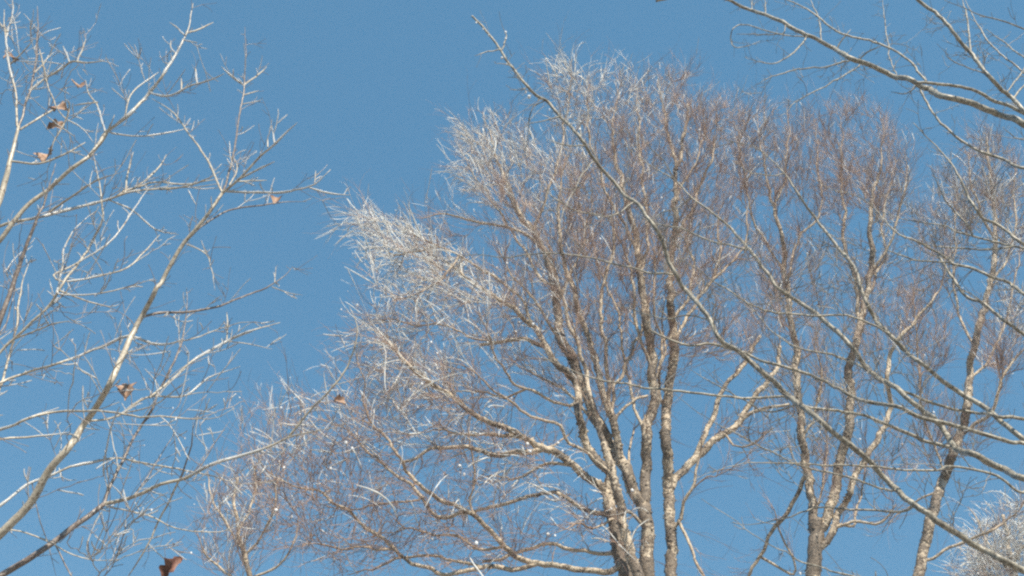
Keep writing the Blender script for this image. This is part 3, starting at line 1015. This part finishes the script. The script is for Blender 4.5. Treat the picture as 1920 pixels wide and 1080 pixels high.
OAKM = {k: M_OAKD for k in ('s1a', 's4', 's6', 's6b', 's9', 's11b', 's11c', 's11a', 's11e', 's5a', 's14', 's1d', 's11h')}
oak = Tree('young_tree', 'nearby young tree on the left with pale straight ice-glazed branches and a few brown leaves', 'tree', 5.2, OAK, 0.05, M_OAK,
           rough=0.05, knots=0.004, sides=10, spread=0.3, seed=31, wf=0.72)
oak.ground('trunk1')
oak.br['trunk2']['limb'] = 'trunk2'
oak.build(None, OAKM)

def dress_near(tree, twig, per_m, lens, rt, ice_share, ice_scale, bead_n, fine=0.8, fwd=.6, up=.25, maxr=0.02, bead_r=(.004, .008), coat_w=0.011, skip_below=2.4, no_ice=()):
    r = tree.r
    chains, bare = [], []
    for bid in tree.order:
        k = tree.br[bid]
        sel = (k['R'] < maxr) & (k['P'][:, 2] > skip_below)
        if sel.sum() > 3:
            i = int(np.argmax(sel))
            chains.append((k['P'][i:], k['R'][i:], k['limb']))
            bare.append(bid in no_ice)
    pos, D, idx = along(chains, per_m, r, 0.05)
    limbs = np.array([c[2] for c in chains])[idx]
    d = side_dirs(D, r, fwd, .75, up)
    L = r.uniform(lens[0], lens[1], len(pos)) * r.choice([.25, .4, .8, 1.0, 1.3], len(pos))
    P2 = sprout(pos, d, L, 6, r, .32, .25, .08)
    m = len(P2)
    k = r.poisson(fine * L / lens[1], m)
    src = np.repeat(np.arange(m), k)
    seg = r.integers(1, 4, len(src))
    d3 = side_dirs(norm(P2[src, seg + 1] - P2[src, seg]), r, .6, .7, up)
    L3 = L[src] * r.uniform(.2, .6, len(src))
    P3 = sprout(P2[src, seg], d3, L3, 6, r, .3, .3, .08)
    P = np.concatenate([P2, P3]); lb = np.concatenate([limbs, limbs[src]])
    R = np.linspace(1, .6, 6)[None] * rt * r.uniform(.7, 1.3, (len(P), 1))
    R[:, -1] *= 1.5                                       # the bud
    emit_by_limb(tree, 'twigs', P, R, lb.tolist(), twig, 5)
    # ice: sleeves on twigs and along the thin branches
    sel = np.where(r.uniform(size=len(P)) < max(ice_share, .01))[0]
    t = np.linspace(0.1, 5, 10); i0 = np.minimum(t.astype(int), 4); ff = (t - i0)[None, :, None]
    Q = P[sel][:, i0] * (1 - ff) + P[sel][:, i0 + 1] * ff
    Q[:, :, 2] -= rt * .4
    Rr = rt * ice_scale * r.uniform(.8, 1.3, (len(sel), 1)) * (.75 + .55 * r.uniform(0, 1, (len(sel), 10)))
    Rr[:, 0] *= .5; Rr[:, -1] *= .7
    emit_by_limb(tree, 'ice_coating', Q, Rr, lb[sel].tolist(), M_CLEAR, 6)
    by = {}
    for (Pc, Rc, limb), dry in zip(chains, bare):
        n = 0 if dry else len(Pc)
        i = 0
        while i < n - 5:
            ln = int(r.integers(4, 14))
            if r.uniform() < ice_share * 1.1 and Rc[i] < coat_w:
                j = min(n, i + ln)
                q = Pc[i:j].copy()
                rr = Rc[i:j] * 1.12 + rt * .25
                q[:, 2] -= rr * .35 * r.uniform(-.6, 1)
                rr = rr * (.85 + .4 * r.uniform(size=len(rr)))
                rr[0] *= .6; rr[-1] *= .6
                by.setdefault(limb, []).append((q, rr))
            i += ln
    for limb, lst in by.items():
        Vs, Qs, n = [], [], 0
        for p_, r_ in lst:
            V, Qq, _ = tube(p_, r_, 7)
            Vs.append(V); Qs.append(Qq + n); n += len(V)
        o = mesh_object('ice_coating', np.vstack(Vs), np.vstack(Qs), M_CLEAR, tree.obj[limb], tree.base)
        o['kind'] = 'stuff'
    sel = r.choice(len(P), min(bead_n, len(P)), replace=False)
    emit_beads(tree, P[sel, -1] - np.array([0, 0, .004]), r.uniform(bead_r[0], bead_r[1], len(sel)), lb[sel].tolist(), M_BEAD, 1.4)
    return len(P)

def extra_branches(tree, lobes, r0, r1, mats, up, jitter, step, maxlen):
    grown = grow_branches(tree, crown_points(tree.r, lobes), r0, r1, step=step, up=up, jitter=jitter, maxr=.03, maxlen=maxlen)
    for i, (P, R, limb) in enumerate(grown):
        V, Q, e = tube(P, R, 5, .05, i)
        mesh_object('branch', V, Q, mats[i % len(mats)], tree.obj[limb], tree.base, None, True, e)
        tree.br['g%d' % i] = dict(P=P, R=R, S=screen(P), limb=limb, par=limb)
        tree.order.append('g%d' % i)
extra_branches(oak, [(110, 180, 130, 150, 4.9, .6, 30), (200, 420, 180, 130, 5.0, .6, 22), (150, 680, 160, 150, 5.0, .7, 30), (350, 700, 140, 120, 5.1, .6, 14), (250, 950, 220, 110, 5.0, .7, 26), (450, 300, 90, 90, 4.8, .3, 3)],
               .0022, .0048, (M_OTWIG, M_OAK, M_OTWIG), .1, .004, .05, 1.2)
print('oak', dress_near(oak, M_OTWIG, 7.5, (.06, .30), .0018, .40, 1.55, 26, fine=2.2, bead_r=(.003, .0055), no_ice=tuple(OAKM)))

def leaf(tree, px, py, mat, size, seed, turn):
    """a curled dead leaf with lobed edges and a stalk, hung on the wood nearest to it"""
    r = np.random.default_rng(seed)
    best = None
    for bid in tree.order:
        k = tree.br[bid]
        d = np.hypot(k['S'][:, 0] - px, k['S'][:, 1] - py)
        i = int(np.argmin(d))
        if best is None or d[i] < best[0]:
            best = (d[i], k['P'][i], k['limb'])
    anchor = best[1]
    c = at(px, py, anchor[1])
    dirv = norm(c - anchor + np.array([0, 0, -.01]) + r.normal(0, .004, 3))
    tip = norm(dirv * 0.5 + np.array([math.cos(turn), -0.35, math.sin(turn)]))
    side = norm(np.cross(tip, np.array([r.uniform(-.4, .4), -1.0, r.uniform(-.3, .5)])))
    nor = np.cross(side, tip)
    nu, nv = 11, 7
    V = []
    for i in range(nu):
        u = i / (nu - 1)
        w = (math.sin(math.pi * min(1, u * .93 + .05)) ** .8) * .36 * (1 + .28 * math.sin(u * 17 + seed))
        for j in range(nv):
            v = (j / (nv - 1) - .5) * 2
            cup = .30 * abs(v) ** 1.4 * w * 2 + .10 * math.sin(u * 5 + v * 2 + seed)
            p = c + size * (tip * (u - .5 - .05 * abs(v)) + side * v * w + nor * (cup - .5 * (u - .5) ** 2))
            V.append(p + r.normal(0, .008 * size, 3))
    V = np.array(V)
    n = len(V)
    V = np.vstack([V, V + nor * .0012])
    Q = []
    for i in range(nu - 1):
        for j in range(nv - 1):
            a = i * nv + j
            Q.append([a, a + 1, a + nv + 1, a + nv]); Q.append([n + a, n + a + nv, n + a + nv + 1, n + a + 1])
    o = mesh_object('leaf', V, np.array(Q), mat, tree.root, tree.base)
    st = np.linspace(0, 1, 5)[:, None] * (V[nv // 2] - anchor) + anchor
    Vs, Qs, e = tube(st, np.full(5, .0014), 5)
    mesh_object('leaf_stalk', Vs, Qs, M_OTWIG, o, tree.base, None, True, e)

for i, (px, py, sz, tn) in enumerate([(86, 292, .115, -1.2), (148, 160, .10, -.6), (20, 108, .10, -1.7), (112, 202, .10, .2), (104, 237, .09, -1.9), (236, 732, .10, -1.0),
                                      (518, 374, .075, -1.4), (637, 752, .06, -.4), (322, 1062, .095, 1.3)]):
    leaf(oak, px, py, M_LEAFD if py > 1000 else M_LEAF, sz * 1.3, 40 + i, tn)

# ------------------------------------------------------------------ the large tree just out of frame on the right, its limbs reaching in
RIGHT = '''
trunk1 - 95 40 -.4 2330,1500 2310,1300 2290,1100 2270,850 2255,600 2240,380 2235,200 2230,40
r1 trunk1 23 6.2 -.9 2300,1235 2150,1170 2020,1115 1920,1070 1880,1050 1840,1030 1800,1005 1755,975 1710,940 1665,900 1625,860 1580,825 1540,790 1500,760 1470,735 1435,700 1400,672 1355,640 1330,600 1310,570 1285,545 1268,520 1250,480 1230,430 1200,390 1159,350 1115,300 1089,259 1052,218 1022,189 995,172 960,125 940,95 915,60 885,30
r1a r1 5 5 .1 940,95 948,75 948,58
r1b r1 4 3 -.1 938,92 915,98 890,105
r1c r1 3 2 -.1 960,125 945,120 928,119
r1d r1 3 2 .1 975,145 950,145
r1e r1 3 3 -.1 983,167 955,168
r1f r1 5 5 .1 1089,257 1088,240 1086,225
r1g r1 5 4 -.3 1100,275 1080,272 1055,272 1030,262
r1h r1 6 3 .4 1262,515 1200,505 1150,495 1080,480 1010,475 960,482 885,480 850,488
r1i r1 5 3 .5 1330,600 1290,590 1250,600 1210,590 1160,570
r1j r1 4 3 -.5 1115,300 1090,330 1060,390 1045,440
r1k r1 5 3 -.4 1190,378 1150,405 1100,400 1060,385 1020,350 1000,320
r1l r1 4 3 .3 1022,189 1000,200 990,225 995,260
r1m r1 4 3 -.3 1052,218 1020,225 990,232
r2 trunk1 26 5 .7 2290,1110 2150,1010 2020,940 1920,898 1880,880 1830,855 1790,835 1760,795 1720,760 1680,730 1630,695 1600,655 1565,620 1530,590 1495,565 1460,540 1435,510 1405,470 1370,430 1333,400 1296,370 1267,340 1237,322 1200,296 1178,278
r2a r2 6 4 .4 1400,468 1330,450 1280,430 1230,420 1190,400
r2b r2 4 3 -.3 1265,338 1245,300 1225,285 1205,260
r2c r2 4 3 .3 1296,370 1270,390 1240,400 1210,420
r3 trunk1 16 7 -.6 2285,1040 2100,900 1980,845 1920,828 1880,825 1830,810 1780,797 1730,785 1680,760 1630,755 1590,740 1550,715 1505,700 1445,682 1400,665 1340,647 1280,645 1220,620
r4 trunk1 20 5 .8 2280,990 2120,930 2000,870 1920,825 1880,790 1830,755 1780,725 1730,685 1700,660 1670,630 1640,595 1625,570 1600,500 1560,450 1530,410 1500,370 1470,325 1430,285 1390,270 1360,262
r4a r4 4 3 -.3 1470,325 1440,330 1400,320 1375,300
r4b r4 5 4 .4 1620,560 1600,520 1590,480 1560,462 1525,445
r5 r2 11 5 -.5 1780,838 1720,820 1660,795 1620,780 1570,770 1505,760 1465,745 1380,745 1330,737 1261,731 1217,728 1163,719 1119,711 1074,695 1025,671 999,649 985,627
r5a r5 6 3 .5 1500,757 1440,770 1390,745 1330,715 1290,690
r6 r4 7 4 -.4 1670,628 1630,605 1590,592 1530,592 1460,587 1410,572 1360,540 1300,500 1260,478
r7 trunk1 16 8 .5 2262,860 2120,760 2000,680 1920,627 1888,604 1864,585 1845,570 1816,558 1802,544 1787,522 1773,500 1758,478
r8 trunk1 15 4 -.6 2260,800 2120,660 2000,590 1920,551 1893,532 1855,517 1816,503 1787,493 1773,483 1751,471 1720,452 1685,440 1640,392 1600,365 1560,356 1525,330
r8a r8 6 4 .3 1780,492 1740,490 1700,480 1650,465
r9 trunk1 12 4 .4 2255,700 2100,540 2000,495 1920,467 1874,455 1828,445 1799,438 1768,423 1720,416 1680,405 1640,398
r9a r9 6 3 -.3 1826,445 1810,420 1790,395 1773,375 1755,340 1745,310
r9b r9 6 4 .3 1900,462 1850,468 1800,466 1760,462 1720,455
r11 trunk1 16 5 -.5 2255,640 2100,540 2000,490 1920,459 1888,433 1862,418 1835,400 1815,370 1800,335 1770,290 1735,255 1712,230
r10 trunk1 14 6 .4 2250,520 2100,390 1990,340 1920,316 1880,300 1850,290 1810,270 1775,240 1742,200 1725,168
r12 trunk1 14 4 .8 2275,900 2100,830 1990,795 1920,785 1870,782 1830,775 1780,765 1710,740 1660,715 1600,680 1560,665 1505,655 1455,630 1420,590 1390,562 1340,545
r13 r2 9 3 -.7 1920,925 1895,910 1870,890 1830,880 1780,872 1750,880 1680,880 1620,872 1540,872 1455,867 1380,870 1330,885 1290,905
r14 r1 8 3 .6 1712,942 1705,955 1640,957 1580,955 1540,950 1500,960 1470,975 1420,985 1370,980
r15 r1 7 3 -.6 1680,915 1670,920 1605,902 1560,887 1525,880 1480,865 1430,840 1385,815 1345,795 1310,775 1285,755
r16 trunk1 10 4 -1 2310,1300 2100,1220 1800,1140 1650,1095 1580,1077 1540,1065 1495,1050 1460,1030 1420,1005 1380,980 1345,955 1315,935
t1 trunk1 24 7 .5 2245,420 2120,330 2000,262 1920,232 1870,212 1820,193 1770,180 1740,168 1710,152 1670,140 1630,122 1590,105 1560,88 1520,68 1480,48 1440,30 1400,15 1365,0 1320,-14 1270,-8 1230,2
t1b t1 13 8 -.3 1985,240 1920,212 1880,195 1845,178 1810,165 1760,157 1715,155
t2 trunk1 17 9 -.6 2240,400 2100,300 2000,250 1920,208 1895,180 1855,145 1820,100 1790,65 1760,30 1725,0 1700,-20
t3 t1b 7 5 .3 1737,152 1705,115 1670,90 1630,77 1580,65 1545,40 1520,20 1480,0 1450,-20
t4 t1 6 3 -.2 1507,80 1480,105 1455,117 1430,117 1395,107
t4b t1 4 3 .3 1517,70 1455,62 1395,47 1375,55 1370,80 1380,90 1405,85 1430,75
t4c t1 4 3 .1 1465,63 1420,65 1380,64
t5 t1 5 4 -.4 1592,115 1545,125 1495,130 1455,140 1425,155
t6 t1 5 3 -.5 1612,123 1575,145 1530,170 1500,185 1480,205 1460,220
t6b t6 3 3 .1 1580,143 1570,150 1557,152
t7 t1 4 4 .1 1410,20 1410,0
t8 t1 4 4 .1 1435,28 1435,0
t9 t1 5 4 .1 1540,77 1535,35 1520,0
t10 t1 5 4 -.1 1570,90 1580,72 1595,55
t11 t1 4 3 .2 1680,140 1670,115 1662,65 1655,0
t12 t1 5 4 -.2 1610,112 1625,98 1650,87
t13 t2 6 5 .2 1820,98 1815,50 1805,0
t14 t2 6 4 .4 1990,170 1920,135 1880,105 1845,65 1825,30 1810,0
t15 t2 6 4 -.3 1985,80 1920,55 1870,37 1825,22 1770,0
t16 t2 4 3 -.3 1845,137 1800,120 1775,105 1775,90
t17 t2 5 4 .3 1925,120 1890,85 1850,55
t18 t2 5 4 -.2 1960,230 1920,260 1895,250 1880,238
t19 t1 4 3 .2 1720,160 1700,175 1670,172
'''
right = Tree('broadleaf_tree', 'nearby leafless tree at the right edge whose long olive-grey limbs slant across the birches', 'tree', 7.6, RIGHT, 0.07, M_RBARK,
             rough=0.10, knots=0.010, sides=10, spread=0.25, seed=51, wf=0.62)
right.ground('trunk1')
right.build()
extra_branches(right, [(1330, 480, 160, 130, 7.0, 1.0, 38), (1500, 560, 170, 170, 7.2, 1.0, 70), (1640, 520, 150, 180, 7.4, 1.0, 62), (1800, 420, 120, 150, 7.6, 1.0, 54),
                       (1680, 760, 180, 110, 7.4, 1.0, 56), (1480, 790, 150, 110, 7.0, .9, 38), (1700, 950, 170, 90, 7.2, .9, 22), (1100, 330, 130, 130, 6.6, .6, 12), (1560, 90, 150, 70, 7.6, .7, 26), (1800, 110, 100, 100, 7.4, .7, 24)],
               .003, .0075, (M_RBARK, M_RTWIG, M_RTWIG), .15, .007, .07, 1.6)
print('right', dress_near(right, M_RTWIG, 8, (.06, .36), .0024, 0.0, 1.4, 30, fine=1.5, fwd=.65, up=.2, maxr=.022, skip_below=3.2))


# white ice beads, painting glints along the tip of the long slanting limb
k = right.br['r1']
C, RR = [], []
for (x, y, rad) in ((992, 181, .020), (986, 172, .013), (941, 108, .012), (948, 60, .013), (948, 72, .011), (917, 66, .012), (893, 42, .010), (906, 54, .009), (950, 120, .011), (1088, 228, .012), (1087, 242, .011), (970, 140, .009), (1010, 186, .012), (1030, 205, .010)):
    i = int(np.argmin(np.hypot(k['S'][:, 0] - x, k['S'][:, 1] - y)))
    C.append(at(x, y, k['P'][i][1]) - np.array([0, 0, .004])); RR.append(rad)
V, Q = beads(np.array(C), np.array(RR), 1.3)
o = mesh_object('ice_glint_beads', V, Q, M_BEAD, right.obj['r1'], right.base)
o['kind'] = 'stuff'

# ------------------------------------------------------------------ a thin haze box, added to stand in for lens veil and bloom
def build_veil_haze():
    x0, x1, y0, y1, z0, z1 = -1510.0, 1510.0, -1510.0, 2510.0, -1.15, TOP + 0.4
    V = [(x, y, z) for x in (x0, x1) for y in (y0, y1) for z in (z0, z1)]
    Q = [(0, 1, 3, 2), (4, 6, 7, 5), (0, 4, 5, 1), (2, 3, 7, 6), (0, 2, 6, 4), (1, 5, 7, 3)]
    m = bpy.data.materials.new('lens_veil_haze')
    m.use_nodes = True
    nt = m.node_tree
    nt.nodes.clear()
    out = nt.nodes.new('ShaderNodeOutputMaterial')
    v = nt.nodes.new('ShaderNodeVolumePrincipled')
    v.inputs['Color'].default_value = (0.95, 0.97, 1.0, 1)
    v.inputs['Density'].default_value = HAZE
    v.inputs['Anisotropy'].default_value = 0.0
    nt.links.new(v.outputs[0], out.inputs['Volume'])
    o = mesh_object('lens_veil_haze', V, Q, m, None, (0, 0, 0), None, False)
    tag(o, None, None, None, 'stuff')
HAZE = 0.002
TOP = max(max(c.co.z for c in o.data.vertices) + o.parent.location.z + (o.parent.parent.location.z if o.parent.parent else 0) for o in sc.objects if o.type == 'MESH' and o.parent and o.name.startswith(('twigs', 'branch', 'trunk', 'limb', 'ice')))
build_veil_haze()
